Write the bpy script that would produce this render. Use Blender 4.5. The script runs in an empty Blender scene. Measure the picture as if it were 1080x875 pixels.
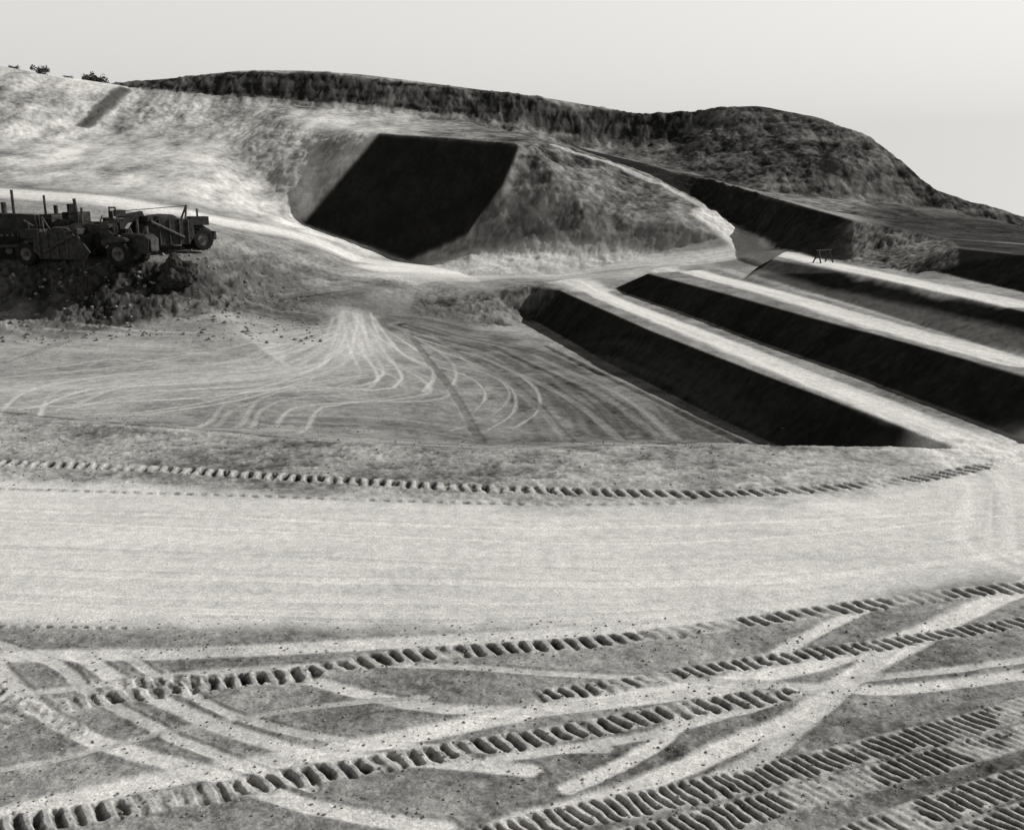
import bpy, bmesh, math, random
import numpy as np
from mathutils import Vector, Matrix
from mathutils.geometry import delaunay_2d_cdt
random.seed(4); rng=np.random.RandomState(7)
sc=bpy.context.scene
H=10.0; F=1000.0; PITCH=math.atan(237.5/1000)
cp,sp=math.cos(PITCH),math.sin(PITCH)
CAM=np.array([0,0,H])
# ---------------------------------------------------------------- image-pixel helpers (pixel u,v at a chosen height or distance -> world)
def ray(u,v):
    a=(u-540)/F; b=(437.5-v)/F
    return np.array([a, cp+b*sp, -sp+b*cp])
def G(u,v,h):
    d=ray(u,v); k=(h-H)/d[2]; return tuple(CAM+d*k)
def Y(u,v,y):
    d=ray(u,v); k=y/d[1]; return tuple(CAM+d*k)
def hs(h,pts): return [G(u,v,h) for u,v in pts]
def off(pts,r,z):
    return [(p[0]-.975*r,p[1]-.22*r,z if not callable(z) else z(p)) for p in pts]
lines=[]
def L(p): lines.append([tuple(map(float,q)) for q in p])
L(hs(0,[(-500,405),(-200,425),(0,440),(250,460),(500,474),(800,469),(960,471),(1012,473)]))
C1=hs(0,[(1012,473),(900,430),(800,393),(680,346),(590,306)]); L(C1)
def fz(p): return -2.2-(p[1]-44)/50*0.8
t1=off(C1[1:],2.7,fz)
toe1=[(15.6,39.3,-1.3),(14.0,41.6,-1.9)]+t1
L(toe1)
L([G(-500,385,-.6),G(0,422,-.8),G(250,445,-1.2),G(500,467,-2.0),G(700,463,-2.2),G(790,463,-2.2)])
L([Y(0,385,62),Y(300,385,64),Y(450,385,66)])
L([Y(300,335,82),Y(350,332,84),Y(400,335,86),Y(470,331,92),Y(520,343,90),t1[-1]])
L([Y(440,312,97),Y(480,317,96),Y(520,309,98),G(560,303,0),C1[-1]])
C2=hs(1.9,[(683,288),(760,308),(850,333),(960,362),(1080,396),(1200,430),(1400,490),(1700,560)]); L(C2)
toe2=[G(648,304,0)]+off(C2,2.5,0.0); L(toe2); L([toe2[0],C2[0]])
C3=hs(3.6,[(815,273),(900,288),(960,301),(1080,328),(1200,355),(1400,400)]); L(C3)
toe3=[G(781,296,1.9)]+off(C3,2.7,1.9); L(toe3); L([toe3[0],C3[0]])
C4=hs(5.6,[(1012,261),(1080,268),(1200,285),(1400,310)]); L(C4)
toe4=[G(957,291,3.6)]+off(C4,3.0,3.6); L(toe4); L([toe4[0],C4[0]])
for q in [(500,292,112),(600,290,112),(640,292,104),(700,277,110),(780,268,107),(800,281,100),(825,267,99),(440,292,104),(350,285,100),(300,292,93)]: L([Y(*q)])
A=Y(400,140,138);B=Y(548,152,129);D=Y(318,237,129);C=Y(430,276,120.4);E=Y(490,250,121.2);B2=Y(530,195,123.5)
L([A,B,B2,E,C,D,A])
L([B,Y(585,150,138),Y(690,186,134),Y(745,215,124),Y(762,250,115)])
L([C,Y(500,269,118),Y(600,268,116),Y(700,266,114.5),Y(762,250,115)])
L([Y(560,215,122.5),Y(640,225,120.5),Y(700,232,118)])
L([Y(748,226,126),Y(790,250,116),Y(805,262,110)])
toe5=[Y(625,164,160),Y(690,190,144),Y(745,219,131),Y(796,248,117),Y(832,263,101),G(862,272,3.6),G(942,284,3.6)]; L(toe5)
C5=[Y(600,153,174),Y(700,177,151),Y(800,203,127),Y(850,218,108),Y(900,232,98),Y(1000,252,91),Y(1080,258,89),Y(1300,275,85)]; L(C5)
L([Y(700,176,162),Y(800,201.5,142),Y(900,230.5,120),Y(1010,246,112),Y(1080,252,108),Y(1300,270,102)])
crest=[Y(-500,60,165),Y(-200,58,168),Y(0,66,170),Y(45,76,172),Y(100,86,175),Y(130,84,177),Y(180,79,176),Y(260,69,175),Y(320,69,175),Y(380,73,175),Y(480,86,176),Y(600,101,177),Y(680,111,180),Y(740,109,180),Y(800,107,176),Y(870,121,168),Y(920,140,161),Y(960,170,154),Y(990,200,150),Y(1012,221,147),Y(1040,229,144),Y(1080,240,142),Y(1300,262,140)]
L(crest)
foot=[Y(135,93,173),Y(180,97,171.5),Y(260,107,170.5),Y(400,117,170.5),Y(480,126,171.5),Y(540,137,172),Y(620,153,175),Y(720,150,175)]
L(foot)
L([(p[0]*1.06,p[1]+14,p[2]-4) for p in crest])
L([(p[0]*1.5,p[1]+90,p[2]-34) for p in crest])
for q in [(0,150,140),(130,150,150),(240,150,150),(330,135,150),(-300,150,140),(60,110,158),(200,125,162)]: L([Y(*q)])
L([Y(290,216,130.5),Y(322,183,135),Y(365,146,140)])
L([Y(75,134,152),Y(100,110,161),Y(126,90,171)])
L([Y(92,138,153),Y(118,118,162),Y(140,96,171.5)])
L([Y(-400,190,118),Y(0,190,118),Y(200,209,118),Y(290,231,122)])
L([Y(-400,202,111),Y(0,200,111),Y(100,207,111),Y(200,222,111),Y(330,250,115),Y(385,272,115)])
bt=[Y(-400,262,84),Y(0,272,82.5),Y(120,272,82),Y(200,268,83),Y(225,274,85),Y(262,285,88)]; L(bt)
L([Y(-400,245,93),Y(0,248,92),Y(150,250,92),Y(215,252,95)])
L([Y(-400,330,78),Y(0,322,78),Y(60,332,77.5),Y(120,315,78.5),Y(190,305,80),Y(235,300,83)])
bb=[Y(-400,356,74),Y(0,356,73),Y(60,360,72),Y(110,349,73.5),Y(165,338,76),Y(215,325,79),Y(270,304,86)]; L(bb)
for q in [(-60,-80,0),(60,-80,0),(-400,-80,0),(400,-80,0),(-4200,-120,-70),(4200,-120,-70),(-4200,1650,-80),(4200,1650,-80),(0,1650,-80),(-25,8,0),(25,8,0),(0,14,0),(0,24,0),(-200,30,0),(220,28,0),(200,90,-2),(-220,100,8),(26,30,0),(60,30,.5)]: L([q])
vc=[];vz=[];ed=[];idx={}
for l in lines:
    prev=None
    for p in l:
        k=(round(p[0],3),round(p[1],3))
        if k not in idx: idx[k]=len(vc); vc.append(Vector((p[0],p[1]))); vz.append(p[2])
        i=idx[k]
        if prev is not None and prev!=i: ed.append((prev,i))
        prev=i
ov,oe,of,ovi,oei,ofi=delaunay_2d_cdt(vc,ed,[],0,1e-4)
oz=[None]*len(ov)
for i,o in enumerate(ovi):
    if o: oz[i]=vz[o[0]]
nb={}
for a,b in oe: nb.setdefault(a,[]).append(b); nb.setdefault(b,[]).append(a)
for i in range(len(ov)):
    if oz[i] is None:
        w=[(1/((ov[i]-ov[j]).length+1e-3),oz[j]) for j in nb[i] if oz[j] is not None]
        oz[i]=sum(a*b for a,b in w)/sum(a for a,b in w)
TR=[]
for f in of:
    f=list(f)
    for k in range(1,len(f)-1):
        TR.append([(ov[i].x,ov[i].y,oz[i]) for i in (f[0],f[k],f[k+1])])
def tri_eval(tr,x,y):
    (x0,y0,z0),(x1,y1,z1),(x2,y2,z2)=tr
    d=(y1-y2)*(x0-x2)+(x2-x1)*(y0-y2)
    if abs(d)<1e-9: return None,None
    a=((y1-y2)*(x-x2)+(x2-x1)*(y-y2))/d
    b=((y2-y0)*(x-x2)+(x0-x2)*(y-y2))/d
    c=1-a-b
    m=(a>=-1e-5)&(b>=-1e-5)&(c>=-1e-5)
    return m,a*z0+b*z1+c*z2
def tin(x,y):
    x=np.asarray(x,float);y=np.asarray(y,float);z=np.zeros_like(x)
    for tr in TR:
        m,zz=tri_eval(tr,x,y)
        if m is not None: z[m]=zz[m]
    return z
YS=np.concatenate([np.arange(12,60,.1),np.arange(60,190,.2)])
def hit(u,v,dz=0):
    d=ray(u,v); k=YS/d[1]; X=d[0]*k; Z=H+d[2]*k
    t=tin(X,YS)+dz
    w=np.where(Z<=t)[0]
    if len(w)==0: i=len(YS)-1
    else: i=w[0]
    return (X[i],YS[i],t[i])
# ---------------------------------------------------------------- grid
ti=np.linspace(-.66,.66,1150)
to=.66+ (np.linspace(0,1,41)[1:]**2)*1.9
T=np.concatenate([-to[::-1],ti,to])
def ang(y0,y1,n): 
    a=np.linspace(math.atan(H/y0),math.atan(H/y1),n,endpoint=False); return H/np.tan(a)
R=np.concatenate([np.linspace(-70,9,12,endpoint=False),np.linspace(9,13,30,endpoint=False),ang(13,45,560),ang(45,100,330),np.linspace(100,182,420,endpoint=False),182+(np.linspace(0,1,40)**2.2)*1300])
NR,NC=len(R),len(T)
S=np.maximum(R,9.0)
Xg=(S[:,None]*T[None,:]); Yg=np.repeat(R[:,None],NC,1)
Z=np.zeros((NR,NC))
for tr in TR:
    ys=[p[1] for p in tr]
    r0=np.searchsorted(R,min(ys)-1e-3); r1=np.searchsorted(R,max(ys)+1e-3,side='right')
    if r1<=r0: continue
    xs=[p[0] for p in tr]; s0=S[r0]; s1=S[r1-1]
    lo=min(min(xs)/s0,min(xs)/s1); hi=max(max(xs)/s0,max(xs)/s1)
    c0=np.searchsorted(T,lo-1e-3); c1=np.searchsorted(T,hi+1e-3,side='right')
    if c1<=c0: continue
    m,zz=tri_eval(tr,Xg[r0:r1,c0:c1],Yg[r0:r1,c0:c1])
    if m is None: continue
    sub=Z[r0:r1,c0:c1]; sub[m]=zz[m]
def blur(a,n,r0=0,r1=None,w=1):
    b=a[r0:r1].copy()
    for _ in range(n):
        p=np.pad(b,((w,w),(w,w)),mode='edge')
        b=(p[:-2*w,w:-w]+p[2*w:,w:-w]+p[w:-w,:-2*w]+p[w:-w,2*w:]+2*b)/6
    a[r0:r1]=b
blur(Z,1)
rf=np.searchsorted(R,70)
Zs=Z.copy(); blur(Zs,12,rf,None,4)
def ss(a,b,x):
    t=np.clip((x-a)/(b-a),0,1); return t*t*(3-2*t)
def inpoly(P,soft=0):
    P=[(p[0],p[1]) for p in P]; ins=np.zeros((NR,NC),bool)
    for (x0,y0),(x1,y1) in zip(P,P[1:]+P[:1]):
        if y0==y1: continue
        c=((Yg>=min(y0,y1))&(Yg<max(y0,y1)))&(Xg<(x1-x0)*(Yg-y0)/(y1-y0)+x0)
        ins^=c
    f=ins.astype(np.float64)
    if soft: blur(f,soft)
    return f
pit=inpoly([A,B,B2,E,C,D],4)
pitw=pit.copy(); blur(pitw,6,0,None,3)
TX=Xg/S[:,None]
wf=np.clip(ss(108,125,Yg)*(1-np.clip(pitw*3,0,1)),0,1)*(1-.85*ss(.165,.2,TX)*ss(160,145,Yg))
lb=ss(.0,-.08,TX)*ss(112,100,Yg)*ss(68,72,Yg)
wf=np.maximum(wf,lb*.8)
Z=Z*(1-wf)+Zs*wf
def grads(Z):
    zt=np.gradient(Z,axis=1)/np.gradient(T)[None,:]; zx=zt/S[:,None]
    zy=np.gradient(Z,axis=0)/np.gradient(R)[:,None]-zx*T[None,:]*(R>9)[:,None]
    return zx,zy
zx,zy=grads(Z); SL=np.hypot(zx,zy)
TB=rng.rand(256,256).astype(np.float32)
def vn(x,y,s=0):
    x=x+s*17.3; y=y+s*9.1
    xi=np.floor(x);yi=np.floor(y);fx=x-xi;fy=y-yi
    fx=fx*fx*(3-2*fx);fy=fy*fy*(3-2*fy)
    xi=xi.astype(np.int64)&255;yi=yi.astype(np.int64)&255;x1=(xi+1)&255;y1=(yi+1)&255
    return (TB[xi,yi]*(1-fx)+TB[x1,yi]*fx)*(1-fy)+(TB[xi,y1]*(1-fx)+TB[x1,y1]*fx)*fy
def fbm(x,y,o=4,s=0):
    r=0;a=.5;t=0
    for i in range(o):
        r=r+a*vn(x,y,s+i); t+=a; a*=.55
        x,y=(x*.8-y*.6)*2.03,(x*.6+y*.8)*2.03
    return r/t-.5
# ---------------------------------------------------------------- polyline distance
def smooth(pts,step):
    P=[np.array(p[:2]) for p in pts]; P=[2*P[0]-P[1]]+P+[2*P[-1]-P[-2]]; o=[]
    for i in range(1,len(P)-2):
        n=max(2,int(np.linalg.norm(P[i+1]-P[i])/step))
        n=min(n,14)
        for k in range(n):
            t=k/n
            o.append(.5*((2*P[i])+(-P[i-1]+P[i+1])*t+(2*P[i-1]-5*P[i]+4*P[i+1]-P[i+2])*t*t+(-P[i-1]+3*P[i]-3*P[i+1]+P[i+2])*t**3))
    o.append(P[-2]); return o
def dline(pts,w,step=1.5):
    Q=smooth(pts,step)
    d=np.full((NR,NC),1e3,np.float32); s=np.zeros((NR,NC),np.float32); acc=0
    rr=[NR,0];cc=[NC,0]
    for a,b in zip(Q[:-1],Q[1:]):
        v=b-a;l=float(np.hypot(*v))
        if l<1e-6: continue
        r0=np.searchsorted(R,min(a[1],b[1])-w);r1=np.searchsorted(R,max(a[1],b[1])+w)
        if r1>r0:
            xs=[min(a[0],b[0])-w,max(a[0],b[0])+w]
            lo=min(xs[0]/S[r0],xs[0]/S[r1-1]);hi=max(xs[1]/S[r0],xs[1]/S[r1-1])
            c0=np.searchsorted(T,lo);c1=np.searchsorted(T,hi)
            if c1>c0:
                x=Xg[r0:r1,c0:c1]-a[0];y=Yg[r0:r1,c0:c1]-a[1]
                k=(x*v[0]+y*v[1])/l; kc=np.clip(k,0,l)
                dx=x-v[0]/l*kc;dy=y-v[1]/l*kc
                dd=np.hypot(dx,dy); sg=np.sign(-x*v[1]+y*v[0]); 
                D_=d[r0:r1,c0:c1]; m=dd<np.abs(D_)
                D_[m]=(dd*np.where(sg==0,1,sg))[m]; s[r0:r1,c0:c1][m]=(kc+acc)[m]
                rr=[min(rr[0],r0),max(rr[1],r1)];cc=[min(cc[0],c0),max(cc[1],c1)]
        acc+=l
    sl=(slice(rr[0],max(rr[1],rr[0]+1)),slice(cc[0],max(cc[1],cc[0]+1)))
    return d[sl],s[sl],sl,acc
# ---------------------------------------------------------------- soil tone (albedo), with the shade of some faces painted in
n1=fbm(Xg*.09,Yg*.09,4,1); n2=fbm(Xg*.5,Yg*.5,4,5); n3=fbm(Xg*2.5,Yg*2.5,3,9); n4=fbm(Xg*7,Yg*7,2,13); n5=fbm(Xg*18,Yg*18,2,15)
AL=.27+.20*n1+.24*n2+.14*n3+.10*n4
def gx(pts,h=0):
    P=sorted([G(u,v,h)[:2] for u,v in pts]); return np.array([p[0] for p in P]),np.array([p[1] for p in P])
nx,ny=gx([(-300,490),(0,505),(300,516),(600,534),(900,520),(1065,492)]); sx,sy=gx([(-200,655),(0,662),(300,668),(600,672),(750,660),(900,640),(1080,604),(1300,560)])
yn=np.interp(Xg,nx,ny); ysv=np.interp(Xg,sx,sy)
road=ss(-.6,1.2,yn+1.5*n2-Yg)*ss(-.6,.9,Yg-ysv+1.4*n2)
streak=fbm(Xg*.12,Yg*1.6,4,21); streak2=fbm(Xg*.5,(Yg+.04*Xg)*6,3,25)
AL=AL*(1-road)+road*(.60+.18*n1+.06*n3+.12*n2+.14*streak+.06*streak2+.07*n4+.07*n5)
fg=ss(.5,-.5,Yg-ysv); AL=AL*(1-fg)+fg*(.255-.07*ss(-1,8,Xg)*ss(19,15,Yg)+.28*n2+.18*n3+.16*n4+.16*n5)
DZ=.05*n2+.03*n3+ .016*n4+.010*n5*(Yg<40)
DZ-=road*(.027*n3+.011*n4+.03*n2+.007*n5)
far=ss(95,125,Yg)*(1-pit)
hill=fbm(Xg*.16,Yg*.16,5,31)
ero=fbm(Xg*.5+1.5*hill,Yg*.12,5,35)
nearhill=ss(112,126,Yg)
gr=fbm(Xg*1.3,Yg*1.3,3,49); gr2=fbm(Xg*2.6,Yg*2.2,2,48)
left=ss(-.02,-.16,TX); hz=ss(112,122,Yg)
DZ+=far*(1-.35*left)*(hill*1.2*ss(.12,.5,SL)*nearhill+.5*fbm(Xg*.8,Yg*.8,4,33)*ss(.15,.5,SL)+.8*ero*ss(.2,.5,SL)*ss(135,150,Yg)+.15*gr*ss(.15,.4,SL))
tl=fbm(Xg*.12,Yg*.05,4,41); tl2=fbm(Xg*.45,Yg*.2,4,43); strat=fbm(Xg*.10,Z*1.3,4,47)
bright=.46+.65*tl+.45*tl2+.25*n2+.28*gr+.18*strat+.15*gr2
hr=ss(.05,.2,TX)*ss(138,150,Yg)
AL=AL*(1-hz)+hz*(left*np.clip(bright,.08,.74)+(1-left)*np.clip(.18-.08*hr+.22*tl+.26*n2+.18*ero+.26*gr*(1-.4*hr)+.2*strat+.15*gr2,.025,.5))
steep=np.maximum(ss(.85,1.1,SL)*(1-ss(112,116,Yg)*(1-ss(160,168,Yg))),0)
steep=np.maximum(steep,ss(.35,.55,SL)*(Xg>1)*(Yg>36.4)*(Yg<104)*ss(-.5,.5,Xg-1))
wall_shade=steep*(Yg<112)
AL=AL*(1-wall_shade)+wall_shade*(.026+.025*n3+.03*n2)  # shade of the terrace and trench walls painted as near-black albedo
AL=AL*(1-pit)+pit*(.022+.02*n2+.015*n3); DZ*=1-pit  # shadow filling the cut is painted into the albedo
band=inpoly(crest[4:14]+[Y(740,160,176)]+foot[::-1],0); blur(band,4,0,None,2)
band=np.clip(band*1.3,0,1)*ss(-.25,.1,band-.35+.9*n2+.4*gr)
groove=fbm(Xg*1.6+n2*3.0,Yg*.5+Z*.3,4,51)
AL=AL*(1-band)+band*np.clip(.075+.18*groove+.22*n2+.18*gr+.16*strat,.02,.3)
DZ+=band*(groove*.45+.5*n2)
gully_shade=inpoly([Y(75,136,152),Y(98,108,161),Y(126,88,173),Y(142,95,172),Y(120,120,162),Y(95,138,153)],3); blur(gully_shade,4,0,None,2)
gully_shade*=ss(-.2,.2,n2+gr*.5+gully_shade-.45)
AL=AL*(1-gully_shade*.9)+gully_shade*.9*.035  # small gully's shadow, painted dark on the hillside
f5=inpoly(C5[0:5]+[G(900,277,3.6)]+toe5[:6][::-1],0); blur(f5,2,0,None,1)
f5r=f5*ss(.345,.39,TX+.06*n2)
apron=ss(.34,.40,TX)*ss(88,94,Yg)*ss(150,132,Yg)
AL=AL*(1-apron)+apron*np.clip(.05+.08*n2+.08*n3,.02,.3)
gb=inpoly([C5[4],C5[5],G(1012,264,5.6),G(957,288,3.6),G(942,284,3.6),G(890,277,3.6)],0); blur(gb,4,0,None,1)
AL=AL*(1-gb)+gb*np.clip(.16+.3*n2+.3*n3+.2*n4,.03,.4); DZ+=gb*(.5*n2+.3*n3)
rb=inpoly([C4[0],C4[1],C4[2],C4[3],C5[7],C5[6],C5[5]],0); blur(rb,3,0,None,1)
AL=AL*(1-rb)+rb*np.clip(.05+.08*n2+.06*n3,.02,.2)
hb=inpoly([Y(440,308,98),Y(480,313,97.5),Y(520,306,99.5),G(560,300,0),C1[-1],t1[-1],Y(520,346,88.5),Y(470,336,90),Y(430,334,88)],0); blur(hb,8,0,None,2)
AL=AL*(1-hb)+hb*np.clip(.12+.35*n2+.3*n3,.03,.4); DZ+=hb*(.45*n2+.25*n3)
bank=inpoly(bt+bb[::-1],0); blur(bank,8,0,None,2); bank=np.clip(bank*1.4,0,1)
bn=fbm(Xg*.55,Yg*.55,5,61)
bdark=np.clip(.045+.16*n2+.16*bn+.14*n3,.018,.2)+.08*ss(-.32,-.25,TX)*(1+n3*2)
AL=AL*(1-bank)+bank*bdark  # bank's shaded front darkened in the albedo
DZ+=lb*ss(.15,.5,SL)*(bn*1.1+n3*.4)
lbz=lb*ss(78,82,Yg)*(1-bank)*ss(98,90,Yg)
AL=AL*(1-.6*lbz)+.6*lbz*.11
def paint(pts,hw,val,mix=1,soft=.5,depth=0,rough=.5):
    W=[hit(u,v) for u,v in pts]
    d,s,sl,_=dline(W,hw*1.9)
    m=ss(1+soft,1-soft,np.abs(d)/hw+rough*n2[sl]*1.2)*mix
    lon=fbm(d*2.2,s*.06,3,71)
    AL[sl]=AL[sl]*(1-m)+m*(val+.12*n2[sl]+.12*n3[sl]+.30*lon*(hw>.8))
    DZ[sl]=DZ[sl]-depth*m-.05*lon*m*(hw>.8)
paint([(-60,203),(40,206),(120,212),(210,228),(300,245),(350,262),(400,277),(470,284),(600,282)],2.4,.66,.95)
paint([(400,283),(520,280),(640,278),(740,272),(785,266)],2.6,.66,.95)
paint([(740,274),(784,266),(789,257),(770,242),(748,228)],2.2,.66,.98,.3,rough=.2)
paint([(748,221),(700,194),(640,170),(585,153)],.7,.5,.8,.3)
paint([(350,300),(430,292),(540,290),(640,290),(700,284)],2.6,.54,.7)
paint([(620,302),(650,318),(750,358),(850,398),(950,437),(1040,474)],1.1,.68,.95,.3)
paint([(700,284),(800,305),(900,335),(1000,362),(1080,383)],1.3,.66,.95,.3)
paint([(740,276),(800,290),(900,318),(1080,365)],.7,.5,.5)
paint([(780,268),(810,269),(880,280),(980,302),(1080,322)],1.4,.66,.95,.3)
paint([(600,296),(625,306)],2.0,.64,.9)
paint([(1040,474),(1075,495),(1100,520),(1110,580)],3.0,.6,.8,rough=.9)
AL=AL*(1-f5)+f5*np.clip(.03+.04*n2+.04*n3+.2*f5r,.02,.4)  # bench face too shallow to fall dark, so its shade is painted on
paint([(200,330),(300,312),(400,300)],1.8,.09,.75,.6)
paint([(260,325),(330,335),(330,345)],1.6,.11,.65,.6)
paint([(240,300),(330,292),(420,300)],1.4,.10,.6,.6)
paint([(230,280),(290,275),(340,290)],1.6,.10,.6,.6)
paint([(440,345),(540,372),(620,420),(650,455)],5,.12,.75,.9)
paint([(300,440),(420,445),(520,460)],4,.19,.5,.9)
paint([(0,345),(100,362),(250,360),(330,350)],3,.38,.6,.9)
paint([(360,365),(300,390),(200,400),(100,405),(-50,412)],4.0,.44,.65,.9)
sw=[[(362,335),(345,370),(300,385),(200,398),(100,412),(0,428)],
[(370,338),(362,375),(320,398),(240,422),(150,436),(60,440)],
[(385,335),(410,370),(442,388),(468,402),(455,420),(400,424),(310,418),(262,432),(246,450)],
[(378,340),(400,380),(430,398),(440,415),(385,424),(325,430),(298,456)],
[(395,345),(440,375),(500,394),(525,415),(505,440),(460,455)],
[(420,352),(500,378),(548,405),(556,432),(530,452)],
[(345,350),(260,380),(180,384),(100,380),(0,393)],
[(375,350),(330,383),(240,393),(150,394),(60,402),(0,415)],
[(368,332),(366,350),(350,385),(280,405),(180,412),(90,430)],
[(382,330),(392,360),(412,400),(380,412),(300,408),(200,420),(100,425),(-40,432)],
[(372,330),(378,360),(392,395),(350,410),(250,412)],
[(60,345),(150,352),(260,352),(345,345),(372,338)],
[(400,340),(455,372),(470,395),(460,412)],
[(-60,402),(40,395),(120,388),(220,372),(320,362)],[(20,440),(40,415),(110,398),(210,386),(300,372),(350,352)],
[(230,450),(262,420),(330,405),(400,395)],[(40,432),(110,410),(200,404),(300,395),(350,370)]]
for ci,c in enumerate(sw):
    for o in (-.8,.8):
        W=[hit(u,v) for u,v in c]
        W=[(p[0]+o*.9,p[1]+o*.5,0) for p in W]
        d,s,sl,_=dline(W,.5)
        fade=.0+1.1*np.clip(vn(s*.12,d*0+ci*3.1+o,3),0,1)
        wid=.13 if ci in (4,5) else .22
        m=ss(wid,.04,np.abs(d)+.25*n2[sl]+.08*n3[sl])*np.clip(fade,0,1); AL[sl]=AL[sl]*(1-.55*m)+.55*m*.60; DZ[sl]-=.02*m
paint([(372,333),(376,350),(375,372)],1.8,.54,.5,.8,rough=.9)
for a,b,val in [((455,352),(640,470),.2),((500,372),(700,468),.26),((520,365),(725,467),.06),((560,372),(760,467),.25),((575,365),(780,466),.04),((598,372),(798,466),.25),((480,352),(560,372),.14),((430,350),(520,470),.18),((540,370),(742,467),.2)]:
    m_=((a[0]+b[0])/2,(a[1]+b[1])/2)
    paint([a,m_,b],.26,val,.75,.4,depth=.05,rough=.9)
paint([(0,434),(120,446),(250,456),(500,473),(640,470),(800,468)],.35,.08,.6,.6,rough=2.2)
lipx=np.array([p[0] for p in lines[0]]);lipy=np.array([p[1] for p in lines[0]])
rg=ss(-1,1,Yg-yn)*ss(3,0,Yg-np.interp(Xg,lipx,lipy))
AL+=rg*(.03+.14*n3+.1*n4+.12*n2); DZ+=rg*(.05*n3+.03*n4)
# ---------------------------------------------------------------- track prints
def smoothrut(pts,hw,val=.56,dep=.018,k=1):
    W=[G(u,v,0) for u,v in pts]
    d,s,sl,_=dline(W,hw*2.4,.8)
    d=d+.14*n2[sl]+.05*n3[sl]
    a=np.abs(d)/hw; m=ss(1.3,.6,a)
    wv=.6+.65*vn(s*.35,s*0,4)
    mm=np.clip(m*wv,0,1)*k
    AL[sl]=AL[sl]*(1-mm)+mm*(val+.04+.14*n3[sl]+.12*n4[sl]+.10*n5[sl]); DZ[sl]=DZ[sl]*(1-.7*m)-dep*m+dep*.6*ss(.9,1.25,a)*ss(1.9,1.4,a)
def cleats(pts,hw,sp_,dep,tone=.2,str_=1,slant=.35):
    dep=dep*.6
    W=[G(u,v,0) for u,v in pts]
    d,s,sl,acc=dline(W,hw*2,.8)
    d=d+.10*n2[sl]+.06*n3[sl]
    a=np.abs(d)/hw
    m=ss(1.12,.85,a)*ss(-.2,.4,s)*str_
    wear=ss(-.22,.05,fbm(Xg[sl]*.8,Yg[sl]*.8,3,77))
    ph=(s+d*slant+.24*n2[sl]+.12*n3[sl])/sp_
    fr=ph-np.floor(ph)
    rnd=vn(np.floor(ph)*1.0+.5,ph*0+3.3,8)
    bar=ss(.08,.3,fr)*ss(.8,.5,fr)*(.45+.85*rnd)*ss(1.1,.7,a+.5*(rnd-.5)+.5*n4[sl])
    bar=np.clip(bar,0,1)
    DZ[sl]=DZ[sl]*(1-.3*m)-m*wear*dep*bar+m*dep*.25*(1-bar)
    AL[sl]=AL[sl]*(1-m*.75)+m*.75*(.42-(.42-tone*.4)*bar*wear+.16*n3[sl]+.16*n4[sl]+.16*n5[sl])
for k,pp in enumerate([[(-60,545),(300,560),(700,572),(1100,540)],[(-60,575),(300,588),(700,600),(1120,560)],[(-60,600),(400,612),(800,612),(1120,575)],[(200,650),(500,655),(800,635),(1120,590)],[(-60,535),(250,545),(600,556),(1000,540)],[(-60,628),(300,640),(650,640),(950,615)]]):
    smoothrut(pp,.10+.05*(k%3),.48 if k%2 else .68,.012,.4)
smoothrut([(-60,640),(0,705),(40,745),(100,780),(200,808),(330,850),(470,872)],.2)
smoothrut([(-20,672),(60,700),(90,725),(150,760),(240,800),(330,830)],.14,.46)
smoothrut([(80,688),(150,730),(260,775),(350,797),(450,802),(560,812)],.2)
smoothrut([(130,690),(220,742),(330,775),(480,790),(640,790)],.13,.46)
smoothrut([(-60,880),(0,860),(150,825),(330,795),(450,772),(600,742),(760,720),(900,690),(1000,655),(1120,600)],.28,.60)
smoothrut([(1120,610),(1050,632),(980,668),(900,712),(850,750),(760,790),(640,840),(540,868)],.26,.58)
smoothrut([(930,632),(870,662),(800,700),(740,745),(680,790),(600,830)],.18,.58)
smoothrut([(300,708),(430,742),(560,748),(700,735),(800,722),(940,727),(1100,708)],.2,.52)
smoothrut([(-60,742),(100,722),(250,706),(420,700),(640,712),(820,722)],.14,.44)
smoothrut([(560,870),(680,850),(800,800),(880,735),(940,680)],.2,.5)
smoothrut([(-40,692),(200,688),(400,678),(640,664),(800,650)],.3,.54)
smoothrut([(1120,690),(1000,705),(880,720),(700,770),(520,800)],.14,.48)
smoothrut([(-60,820),(60,800),(180,770),(330,745),(450,735)],.1,.38)
cleats([(-80,484),(0,488),(150,494),(300,503),(450,512),(600,518),(750,521),(850,516),(945,508),(1040,492)],.40,.46,.22,.02)
cleats([(-60,514),(100,518),(300,524),(450,529),(600,532),(720,530)],.14,.45,.07,.3,.8)
cleats([(-60,780),(0,762),(60,745),(200,724),(330,708),(420,692),(500,686),(640,675),(760,660),(900,640),(1000,627),(1120,615)],.32,.36,.17,.05)
cleats([(120,722),(180,718),(260,716),(330,712)],.3,.36,.1,.14,.7)
cleats([(-60,885),(20,868),(130,852),(260,830),(340,815),(430,800),(540,782),(640,765),(740,745),(830,732)],.30,.31,.17,.04)
cleats([(560,735),(640,724),(720,710),(800,697),(900,684),(1000,668),(1120,650)],.26,.29,.13,.07)
cleats([(500,886),(600,862),(720,838),(830,812),(930,788),(1020,765),(1120,735)],.34,.21,.13,.05)
cleats([(640,893),(740,868),(850,838),(960,810),(1050,785),(1140,760)],.33,.21,.13,.05)
cleats([(860,900),(940,870),(1020,842),(1120,812)],.33,.2,.13,.06)
cleats([(980,905),(1060,870),(1140,845)],.34,.2,.13,.06)
cleats([(-60,660),(60,661),(140,662)],.08,.3,.05,.2)
cleats([(150,620),(300,622),(450,621)],.25,.42,.02,.95,.3)
cleats([(-60,715),(30,745),(80,770)],.2,.3,.08,.14)
Z=Z+DZ
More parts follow.
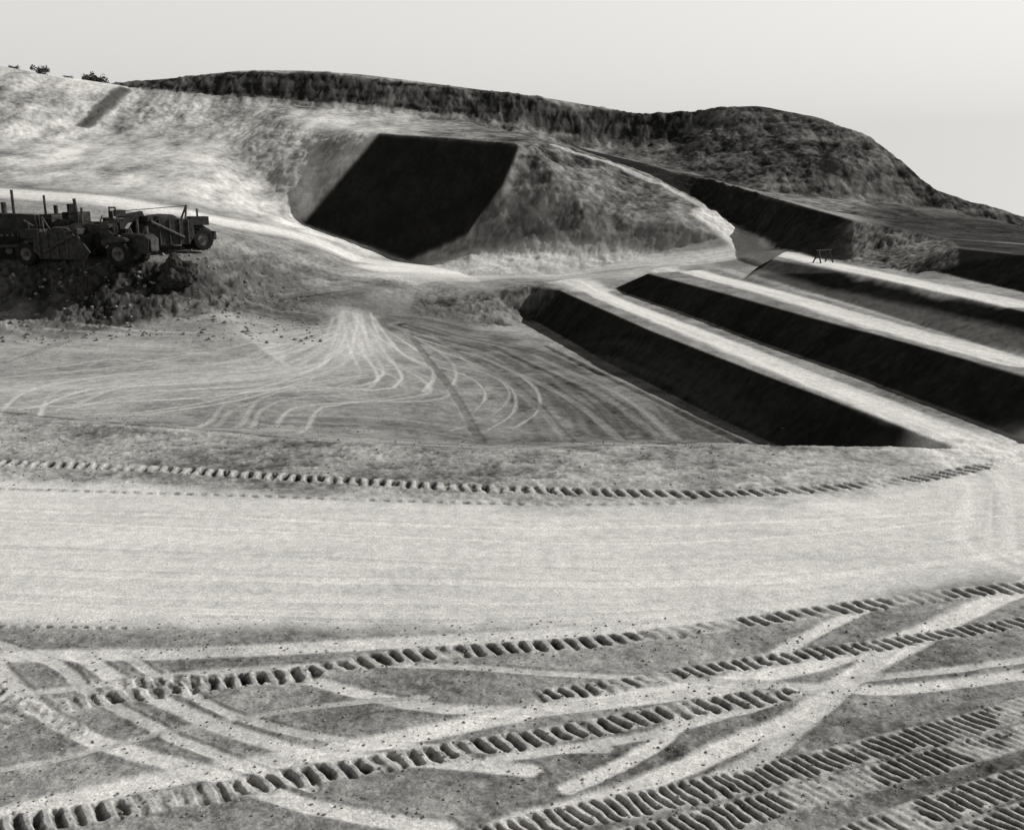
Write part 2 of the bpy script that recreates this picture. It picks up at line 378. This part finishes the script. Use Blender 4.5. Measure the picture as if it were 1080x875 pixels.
AL=AL+(AL-.28)*.15*(AL>.12)
AL=np.clip(AL,.018,.78)
# ---------------------------------------------------------------- ground mesh
me=bpy.data.meshes.new('ground')
co=np.stack([Xg,Yg,Z],-1).reshape(-1,3).astype(np.float32)
nq=(NR-1)*(NC-1)
i=np.arange(NR*NC).reshape(NR,NC)
q=np.stack([i[:-1,:-1],i[:-1,1:],i[1:,1:],i[1:,:-1]],-1).reshape(-1).astype(np.int32)
me.vertices.add(NR*NC); me.vertices.foreach_set('co',co.ravel())
me.loops.add(nq*4); me.loops.foreach_set('vertex_index',q)
me.polygons.add(nq); me.polygons.foreach_set('loop_start',np.arange(0,nq*4,4,dtype=np.int32))
me.polygons.foreach_set('use_smooth',np.ones(nq,bool))
me.update(calc_edges=True)
at=me.attributes.new('soil_and_shade','FLOAT','POINT'); at.data.foreach_set('value',AL.ravel().astype(np.float32))  # holds ground tone plus the painted shade
ground=bpy.data.objects.new('ground',me); sc.collection.objects.link(ground)
def mat(name,build):
    m=bpy.data.materials.new(name); m.use_nodes=True; nt=m.node_tree
    b=nt.nodes['Principled BSDF']; build(nt,b); return m
def N(nt,t,**k):
    n=nt.nodes.new(t)
    for a,v in k.items(): setattr(n,a,v)
    return n
def gmat(nt,b):
    b.inputs['Roughness'].default_value=1; b.inputs['Specular IOR Level'].default_value=.0
    a=N(nt,'ShaderNodeAttribute',attribute_name='soil_and_shade'); g=N(nt,'ShaderNodeNewGeometry')
    n=N(nt,'ShaderNodeTexNoise'); n.inputs['Scale'].default_value=16; n.inputs['Detail'].default_value=4; n.inputs['Roughness'].default_value=.8
    n_=N(nt,'ShaderNodeTexNoise'); n_.inputs['Scale'].default_value=2.6; n_.inputs['Detail'].default_value=5; n_.inputs['Roughness'].default_value=.85
    nt.links.new(g.outputs['Position'],n.inputs['Vector']); nt.links.new(g.outputs['Position'],n_.inputs['Vector'])
    m1=N(nt,'ShaderNodeMapRange'); m1.inputs[1].default_value=.3;m1.inputs[2].default_value=.7;m1.inputs[3].default_value=.62;m1.inputs[4].default_value=1.36
    m2=N(nt,'ShaderNodeMapRange'); m2.inputs[1].default_value=.3;m2.inputs[2].default_value=.7;m2.inputs[3].default_value=.75;m2.inputs[4].default_value=1.23
    nt.links.new(n.outputs['Fac'],m1.inputs[0]); nt.links.new(n_.outputs['Fac'],m2.inputs[0])
    x=N(nt,'ShaderNodeMath',operation='MULTIPLY');y=N(nt,'ShaderNodeMath',operation='MULTIPLY')
    nt.links.new(m1.outputs[0],x.inputs[0]);nt.links.new(m2.outputs[0],x.inputs[1]);nt.links.new(x.outputs[0],y.inputs[0]);nt.links.new(a.outputs['Fac'],y.inputs[1])
    v=N(nt,'ShaderNodeVectorMath',operation='SCALE'); v.inputs[0].default_value=(1,.988,.955); nt.links.new(y.outputs[0],v.inputs['Scale'])
    nt.links.new(v.outputs[0],b.inputs['Base Color'])
    bp=N(nt,'ShaderNodeBump'); bp.inputs['Strength'].default_value=.45; bp.inputs['Distance'].default_value=.05
    nt.links.new(n.outputs['Fac'],bp.inputs['Height']); nt.links.new(bp.outputs[0],b.inputs['Normal'])
me.materials.append(mat('soil_and_shade',gmat))
def zat(x,y):
    r=np.searchsorted(R,y)-1; c=np.searchsorted(T,x/max(y,9))-1
    return float(Z[r:r+2,c:c+2].mean())
def place(u,v):
    p=hit(u,v); return Vector((p[0],p[1],zat(p[0],p[1])))
# ---------------------------------------------------------------- materials for objects
def simple(name,c,rough=.6,metal=0,var=.4,scale=3):
    def bld(nt,b):
        b.inputs['Roughness'].default_value=rough; b.inputs['Metallic'].default_value=metal; b.inputs['Specular IOR Level'].default_value=.2
        tc=N(nt,'ShaderNodeTexCoord'); n=N(nt,'ShaderNodeTexNoise'); n.inputs['Scale'].default_value=scale; n.inputs['Detail'].default_value=6
        nt.links.new(tc.outputs['Object'],n.inputs['Vector'])
        r=N(nt,'ShaderNodeValToRGB'); r.color_ramp.elements[0].position=.3; r.color_ramp.elements[1].position=.7
        r.color_ramp.elements[0].color=(*[k*(1-var) for k in c],1); r.color_ramp.elements[1].color=(*[k*(1+var) for k in c],1)
        nt.links.new(n.outputs['Fac'],r.inputs[0]); nt.links.new(r.outputs[0],b.inputs['Base Color'])
    return mat(name,bld)
M_paint=simple('machine_paint',(.026,.0255,.024),.6,var=.7); M_rub=simple('tyre_rubber',(.012,.012,.012),.9); M_steel=simple('worn_steel',(.04,.039,.038),.6,0,var=.7)
M_dust=simple('dusty_rim',(.10,.098,.092),.8,var=.6); M_leaf=simple('shrub_leaf',(.04,.04,.038),.8); M_bark=simple('shrub_bark',(.08,.078,.072),.9)
M_stone=simple('stone',(.22,.215,.205),.95); M_dark=simple('dark_stone',(.035,.034,.032),.95,var=.7)
def empty(name,loc,rz,s=1):
    e=bpy.data.objects.new(name,None); sc.collection.objects.link(e); e.location=loc; e.rotation_euler=(0,0,rz); e.scale=(s,s,s); e.empty_display_size=.5; return e
def fin(bm,name,par,m,bev=0):
    me=bpy.data.meshes.new(name); bm.to_mesh(me); bm.free(); me.materials.append(m)
    o=bpy.data.objects.new(name,me); sc.collection.objects.link(o); o.parent=par
    if bev: 
        b=o.modifiers.new('b','BEVEL'); b.width=bev; b.segments=2
    return o
def prism(name,par,prof,y0,y1,m,bev=.04):
    bm=bmesh.new(); a=[bm.verts.new((x,y0,z)) for x,z in prof]; b=[bm.verts.new((x,y1,z)) for x,z in prof]; n=len(prof)
    bm.faces.new(a); bm.faces.new(b[::-1])
    for k in range(n): bm.faces.new((a[k],b[k],b[(k+1)%n],a[(k+1)%n]))
    bmesh.ops.recalc_face_normals(bm,faces=bm.faces); return fin(bm,name,par,m,bev)
def box(name,par,c,d,m,bev=.03):
    return prism(name,par,[(c[0]-d[0]/2,c[2]-d[2]/2),(c[0]+d[0]/2,c[2]-d[2]/2),(c[0]+d[0]/2,c[2]+d[2]/2),(c[0]-d[0]/2,c[2]+d[2]/2)],c[1]-d[1]/2,c[1]+d[1]/2,m,bev)
def tube(name,par,a,b,r,m,n=10):
    a=Vector(a);b=Vector(b);bm=bmesh.new(); d=b-a
    mt=Matrix.Translation((a+b)/2)@d.to_track_quat('Z','Y').to_matrix().to_4x4()
    bmesh.ops.create_cone(bm,cap_ends=True,segments=n,radius1=r,radius2=r,depth=d.length,matrix=mt); return fin(bm,name,par,m)
def wheel(par,x,y,r,w,k):
    n=36; bm=bmesh.new(); prof=[(-w/2,r*.55),(-w/2,r*.9),(-w*.36,r),(w*.36,r),(w/2,r*.9),(w/2,r*.55)]
    rings=[]
    for i in range(n):
        a=2*math.pi*i/n; lug=1.0 if i%2 else .94
        rings.append([bm.verts.new((x+math.cos(a)*q*(lug if q>r*.85 else 1),y+p,r+math.sin(a)*q*(lug if q>r*.85 else 1))) for p,q in prof])
    for i in range(n):
        A_=rings[i];B_=rings[(i+1)%n]
        for j in range(len(prof)-1): bm.faces.new((A_[j],A_[j+1],B_[j+1],B_[j]))
    bmesh.ops.recalc_face_normals(bm,faces=bm.faces)
    fin(bm,'tyre_%d'%k,par,M_rub)
    tube('rim_%d'%k,par,(x,y-w*.38,r),(x,y+w*.38,r),r*.56,M_dust,20)
    tube('hub_%d'%k,par,(x,y-w*.5,r),(x,y+w*.5,r),r*.2,M_steel,12)
def scraper(loc,rz,s=1):
    e=empty('wheel_tractor_scraper',loc,rz,s)
    k=1
    for x in (-3.7,3.9):
        for y in (-1.15,1.15): wheel(e,x,y,.98 if x<0 else .9,.75,k);k+=1
    prism('tractor_hood',e,[(-5.7,1.0),(-5.8,2.1),(-5.4,2.35),(-3.6,2.45),(-3.4,1.3),(-4.2,.9)],-.7,.7,M_paint)
    box('radiator_grille',e,(-5.84,0,1.6),(.12,1.1,.9),M_steel)
    prism('fender',e,[(-4.5,2.0),(-4.1,2.2),(-3.0,2.2),(-2.6,1.9),(-2.7,1.8),(-4.4,1.85)],-1.5,1.5,M_paint)
    box('seat',e,(-3.2,-.5,2.5),(.6,.6,.5),M_rub); box('seat_back',e,(-2.95,-.5,2.95),(.15,.6,.6),M_rub)
    tube('steering_column',e,(-3.9,-.5,2.2),(-3.6,-.5,2.9),.05,M_steel); tube('exhaust_stack',e,(-4.8,.35,2.3),(-4.8,.35,3.5),.09,M_steel)
    tube('air_cleaner',e,(-5.1,-.3,2.3),(-5.1,-.3,2.95),.16,M_steel)
    for y in (-1.1,.2):
        tube('canopy_post_%d'%(y>0),e,(-2.7,y,2.2),(-2.8,y,3.5),.06,M_steel)
    tube('guard_rail',e,(-2.8,-1.1,3.5),(-2.8,.2,3.5),.06,M_steel)
    prism('gooseneck',e,[(-2.9,1.4),(-2.9,2.0),(-2.2,2.9),(-.4,3.2),(-.2,2.5),(-1.6,2.3),(-2.3,1.4)],-.3,.3,M_paint)
    box('draft_yoke',e,(-.35,0,2.6),(.5,3.1,.45),M_paint)
    box('cable_winch',e,(-2.1,0,3.05),(.7,.8,.5),M_steel)
    for y in (-1.5,1.5):
        prism('bowl_side_%d'%(y>0),e,[(-1.2,.5),(-1.5,1.1),(-.6,2.3),(.6,2.7),(3.0,2.5),(3.2,1.2),(2.6,.55)],y-.08,y+.08,M_paint)
        tube('draft_arm_%d'%(y>0),e,(-.4,y*1.1,2.4),(2.2,y*1.1,1.1),.14,M_steel)
        for j,x in enumerate((.3,1.1,1.9,2.6)): tube('bowl_rib_%d_%d'%(y>0,j),e,(x,y*1.07,.6),(x,y*1.07,2.55),.08,M_steel)
    box('bowl_floor',e,(.9,0,.6),(3.6,2.8,.12),M_steel)
    prism('ejector',e,[(2.4,.7),(2.7,2.4),(2.9,2.4),(2.6,.7)],-1.4,1.4,M_steel)
    prism('soil_load',e,[(-.7,.7),(-.6,2.0),(.4,2.85),(1.6,2.95),(2.4,2.4),(2.4,.7)],-1.38,1.38,M_dark,.2)
    prism('push_frame',e,[(2.9,.9),(3.0,2.0),(4.2,2.1),(5.2,1.5),(5.2,.9)],-.45,.45,M_paint)
    box('push_block',e,(5.3,0,1.15),(.25,1.2,.7),M_steel)
    box('rear_engine',e,(4.1,0,2.35),(1.5,1.3,.7),M_paint); tube('rear_exhaust',e,(4.3,.3,2.6),(4.3,.3,3.3),.08,M_steel)
    tube('sheave_tower_a',e,(2.9,-.5,2.3),(3.3,0,3.6),.08,M_steel); tube('sheave_tower_b',e,(2.9,.5,2.3),(3.3,0,3.6),.08,M_steel)
    tube('hoist_cable',e,(3.3,0,3.55),(-2.0,0,3.2),.03,M_steel,6)
    return e
def dozer(loc,rz,s=1,cab=True):
    e=empty('crawler_bulldozer',loc,rz,s)
    for y in (-1.05,1.05):
        prof=[];R_=.5
        for i in range(13): a=math.pi/2+math.pi*i/12; prof.append((-1.6+R_*math.cos(a),.5+R_*math.sin(a)))
        for i in range(13): a=-math.pi/2+math.pi*i/12; prof.append((1.6+R_*math.cos(a),.5+R_*math.sin(a)))
        prism('track_%d'%(y>0),e,prof,y-.27,y+.27,M_rub,.0)
        for k in range(14):
            x=-1.6+k*3.2/13
            box('grouser_top_%d_%d'%(y>0,k),e,(x,y,1.02),(.07,.56,.08),M_steel,0)
        for k in range(5): tube('roller_%d_%d'%(y>0,k),e,(-1.3+k*.65,y-.3,.3),(-1.3+k*.65,y+.3,.3),.16,M_dust,12)
        for x in (-1.6,1.6): tube('sprocket_%d_%d'%(y>0,x>0),e,(x,y-.3,.5),(x,y+.3,.5),.36,M_dust,18)
        tube('push_arm_%d'%(y>0),e,(.2,y*1.38,.5),(2.7,y*1.38,.55),.11,M_steel)
        tube('lift_ram_%d'%(y>0),e,(1.4,y*.65,1.7),(2.6,y*.65,.9),.08,M_steel)
    prism('engine_hood',e,[(.0,.9),(.0,2.0),(.2,2.1),(1.95,2.0),(2.05,1.0),(1.8,.8)],-.55,.55,M_paint)
    box('radiator_guard',e,(2.08,0,1.5),(.1,1.0,.95),M_steel)
    prism('body',e,[(-1.9,.7),(-1.9,1.7),(-.9,1.8),(0,1.5),(.2,.7)],-.75,.75,M_paint)
    prism('blade',e,[(2.75,.05),(2.65,.6),(2.8,1.25),(2.9,1.25),(2.8,.6),(2.9,.05)],-1.9,1.9,M_steel,.02)
    box('seat',e,(-1.0,0,2.0),(.6,.6,.4),M_rub); box('seat_back',e,(-1.3,0,2.4),(.12,.6,.6),M_rub)
    if cab:
        for x in (-1.7,-.1):
            for y in (-.7,.7): tube('rops_post_%d_%d'%(x>-1,y>0),e,(x,y,1.6),(x,y,3.1),.07,M_steel)
        box('canopy_roof',e,(-.9,0,3.15),(1.9,1.7,.1),M_paint)
    else:
        tube('cable_mast',e,(-1.8,0,1.6),(-1.6,0,3.0),.1,M_steel); box('cable_winch',e,(-2.1,0,1.9),(.6,.9,.7),M_paint)
    tube('exhaust_stack',e,(1.0,.2,2.0),(1.0,.2,3.2),.07,M_steel); tube('air_cleaner',e,(.6,-.25,2.0),(.6,-.25,2.6),.13,M_steel)
    box('ripper_beam',e,(-2.2,0,1.0),(.4,1.6,.35),M_steel)
    for y in (-.6,.6): prism('ripper_shank_%d'%(y>0),e,[(-2.3,1.5),(-2.1,1.5),(-2.15,.5),(-2.45,.2)],y-.06,y+.06,M_steel,0)
    return e
dozer(place(-4,268),math.radians(25),1.75)
scraper(place(90,274),math.radians(170),1.12)
scraper(place(158,266),math.radians(42),1.12)
dozer(place(66,262),math.radians(150),1.45,False)
# ---------------------------------------------------------------- shrubs
def shrub(p,r,h,n=900,seed=1):
    rs=random.Random(seed); bm=bmesh.new()
    cl=[(rs.uniform(-.7,.7)*r,rs.uniform(-.5,.5)*r,rs.uniform(.3,.85)*h,rs.uniform(.25,.45)*r) for _ in range(9)]
    for c in cl:
        d=Vector(c[:3]); mt=Matrix.Translation(d/2)@d.to_track_quat('Z','Y').to_matrix().to_4x4()
        bmesh.ops.create_cone(bm,cap_ends=False,segments=5,radius1=.05*r,radius2=.015*r,depth=d.length,matrix=mt)
    nb_=len(bm.faces)
    for _ in range(n):
        c=rs.choice(cl); v=Vector((rs.gauss(0,1),rs.gauss(0,1),rs.gauss(0,.9))); v=v.normalized()*c[3]*rs.uniform(.4,1.15)
        o=Vector(c[:3])+v; a=Vector((rs.gauss(0,1),rs.gauss(0,1),rs.gauss(0,1))).normalized(); b=a.orthogonal().normalized(); s=rs.uniform(.05,.11)*r
        bm.faces.new([bm.verts.new(o+a*s),bm.verts.new(o+b*s*.6),bm.verts.new(o-a*s),bm.verts.new(o-b*s*.6)])
    o=fin(bm,'shrub',None,M_bark); o.data.materials.append(M_leaf)
    for i,f in enumerate(o.data.polygons): f.material_index=0 if i<nb_ else 1
    o.location=p
def crestpt(u,dy=-.5):
    c=crest; 
    xs=[540+F*p[0]/(p[1]*cp-(p[2]-H)*sp) for p in c]
    y=np.interp(u,xs,[p[1] for p in c])+dy; x=np.interp(u,xs,[p[0] for p in c]); return Vector((x,y,zat(x,y)))
for k,(u,r,h) in enumerate([(44,1.5,1.6),(100,2.2,1.6),(107,1.4,1.2),(72,1,.6),(16,1,.7)]): shrub(crestpt(u)-Vector((0,0,.4)),r,h,700,seed=10+k)
from mathutils import noise as mn
def boulder(p,sx_,sy_,sz_,seed):
    bm=bmesh.new(); bmesh.ops.create_icosphere(bm,subdivisions=4,radius=1)
    for v in bm.verts:
        c=v.co.copy(); k=1+.45*mn.noise(c*1.3+Vector((seed,0,0)))+.22*mn.noise(c*3.5+Vector((seed,3,0)))+.1*mn.noise(c*9)
        v.co=Vector((c.x*sx_,c.y*sy_,c.z*sz_))*k
    o=fin(bm,'earth_clod',None,M_dark); o.location=p
boulder(place(186,292)+Vector((0,0,.4)),1.5,1.2,1.5,1)
boulder(place(86,312)+Vector((0,0,.3)),.75,.7,1.2,5)
# ---------------------------------------------------------------- stones (one object)
bm=bmesh.new(); tmp=bmesh.new(); bmesh.ops.create_icosphere(tmp,subdivisions=1,radius=1); tv=[v.co.copy() for v in tmp.verts]; tf=[[v.index for v in f.verts] for f in tmp.faces]; tmp.free()
def stone(x,y,s):
    z=zat(x,y); rot=Matrix.Rotation(random.random()*6,3,'Z'); sx_,sy_,sz=[s*random.uniform(.6,1.3) for _ in range(3)]
    vs=[bm.verts.new(Vector((x,y,z+s*.15))+rot@Vector((v.x*sx_*random.uniform(.8,1.2),v.y*sy_*random.uniform(.8,1.2),v.z*sz*.7*random.uniform(.8,1.2)))) for v in tv]
    for f in tf: bm.faces.new([vs[i] for i in f])
for _ in range(3800):
    y=random.uniform(13.5,21); x=random.uniform(-.68,.68)*y; stone(x,y,random.choice([.008,.01,.014,.02,.032]))
for _ in range(900):
    y=random.uniform(31,46); x=random.uniform(-.6,.3)*y; stone(x,y,random.choice([.02,.03,.05]))
for _ in range(500):
    y=random.uniform(70,90); x=random.uniform(-.6,-.2)*y; stone(x,y,random.choice([.06,.1,.13,.2]))
fin(bm,'scattered_stones',None,M_stone)
p=place(868,277); e=empty('timber_trestle',p,.5,.85)
for x in (-.9,.9):
    for y in (-.4,.4): tube('leg_%d_%d'%(x>0,y>0),e,(x,y*1.4,-.05),(x*.85,0,1.25),.08,M_paint,8)
box('top_beam',e,(0,0,1.27),(2.2,.18,.18),M_paint); tube('brace',e,(-.9,.3,.4),(.8,0,1.2),.06,M_paint,8)
# ---------------------------------------------------------------- light, world, camera
sd=Vector((.9,.43,0)).normalized(); EL=math.radians(32)
sv=Vector((sd.x*math.cos(EL),sd.y*math.cos(EL),math.sin(EL)))
ld=bpy.data.lights.new('sun','SUN'); ld.energy=5.0; ld.angle=math.radians(.5); ld.color=(1,.98,.95)
lo=bpy.data.objects.new('sun',ld); sc.collection.objects.link(lo); lo.rotation_euler=sv.to_track_quat('Z','Y').to_euler(); lo.location=(60,30,60)
w=bpy.data.worlds.new('World'); sc.world=w; w.use_nodes=True; nt=w.node_tree; bg=nt.nodes['Background']
sky=N(nt,'ShaderNodeTexSky'); sky.sky_type='NISHITA'; sky.sun_disc=False; sky.sun_elevation=EL; sky.sun_rotation=math.atan2(sd.x,sd.y); sky.dust_density=2.5; sky.air_density=1.6
tc=N(nt,'ShaderNodeTexCoord'); sx3=N(nt,'ShaderNodeSeparateXYZ'); mx=N(nt,'ShaderNodeMath',operation='MAXIMUM'); mx.inputs[1].default_value=.06; cb=N(nt,'ShaderNodeCombineXYZ')
nt.links.new(tc.outputs['Generated'],sx3.inputs[0]); nt.links.new(sx3.outputs[0],cb.inputs[0]);nt.links.new(sx3.outputs[1],cb.inputs[1]);nt.links.new(sx3.outputs[2],mx.inputs[0]);nt.links.new(mx.outputs[0],cb.inputs[2]);nt.links.new(cb.outputs[0],sky.inputs['Vector'])
# blue-sensitive black-and-white film: luminance from the blue channel, compressed; hazy bright low sky, darker zenith
bw=N(nt,'ShaderNodeSeparateColor'); nt.links.new(sky.outputs[0],bw.inputs[0])
pw=N(nt,'ShaderNodeMath',operation='POWER'); pw.inputs[1].default_value=.3; nt.links.new(bw.outputs['Blue'],pw.inputs[0])
mr=N(nt,'ShaderNodeMapRange'); mr.inputs[1].default_value=.22;mr.inputs[2].default_value=.5;mr.inputs[3].default_value=4.15;mr.inputs[4].default_value=.5; nt.links.new(sx3.outputs[2],mr.inputs[0])
ml=N(nt,'ShaderNodeMath',operation='MULTIPLY'); nt.links.new(pw.outputs[0],ml.inputs[0]); nt.links.new(mr.outputs[0],ml.inputs[1])
vs=N(nt,'ShaderNodeVectorMath',operation='SCALE'); vs.inputs[0].default_value=(1,.99,.96); nt.links.new(ml.outputs[0],vs.inputs['Scale']); nt.links.new(vs.outputs[0],bg.inputs['Color'])
bg.inputs['Strength'].default_value=.12
cd=bpy.data.cameras.new('camera'); cd.sensor_width=36; cd.lens=36*F/1080; cd.clip_end=6000; cd.clip_start=.5
cam=bpy.data.objects.new('camera',cd); sc.collection.objects.link(cam); cam.location=(0,0,H); cam.rotation_euler=(math.pi/2-PITCH,0,0); sc.camera=cam
sc.view_settings.view_transform='Standard'; sc.view_settings.look='None'; sc.view_settings.exposure=0
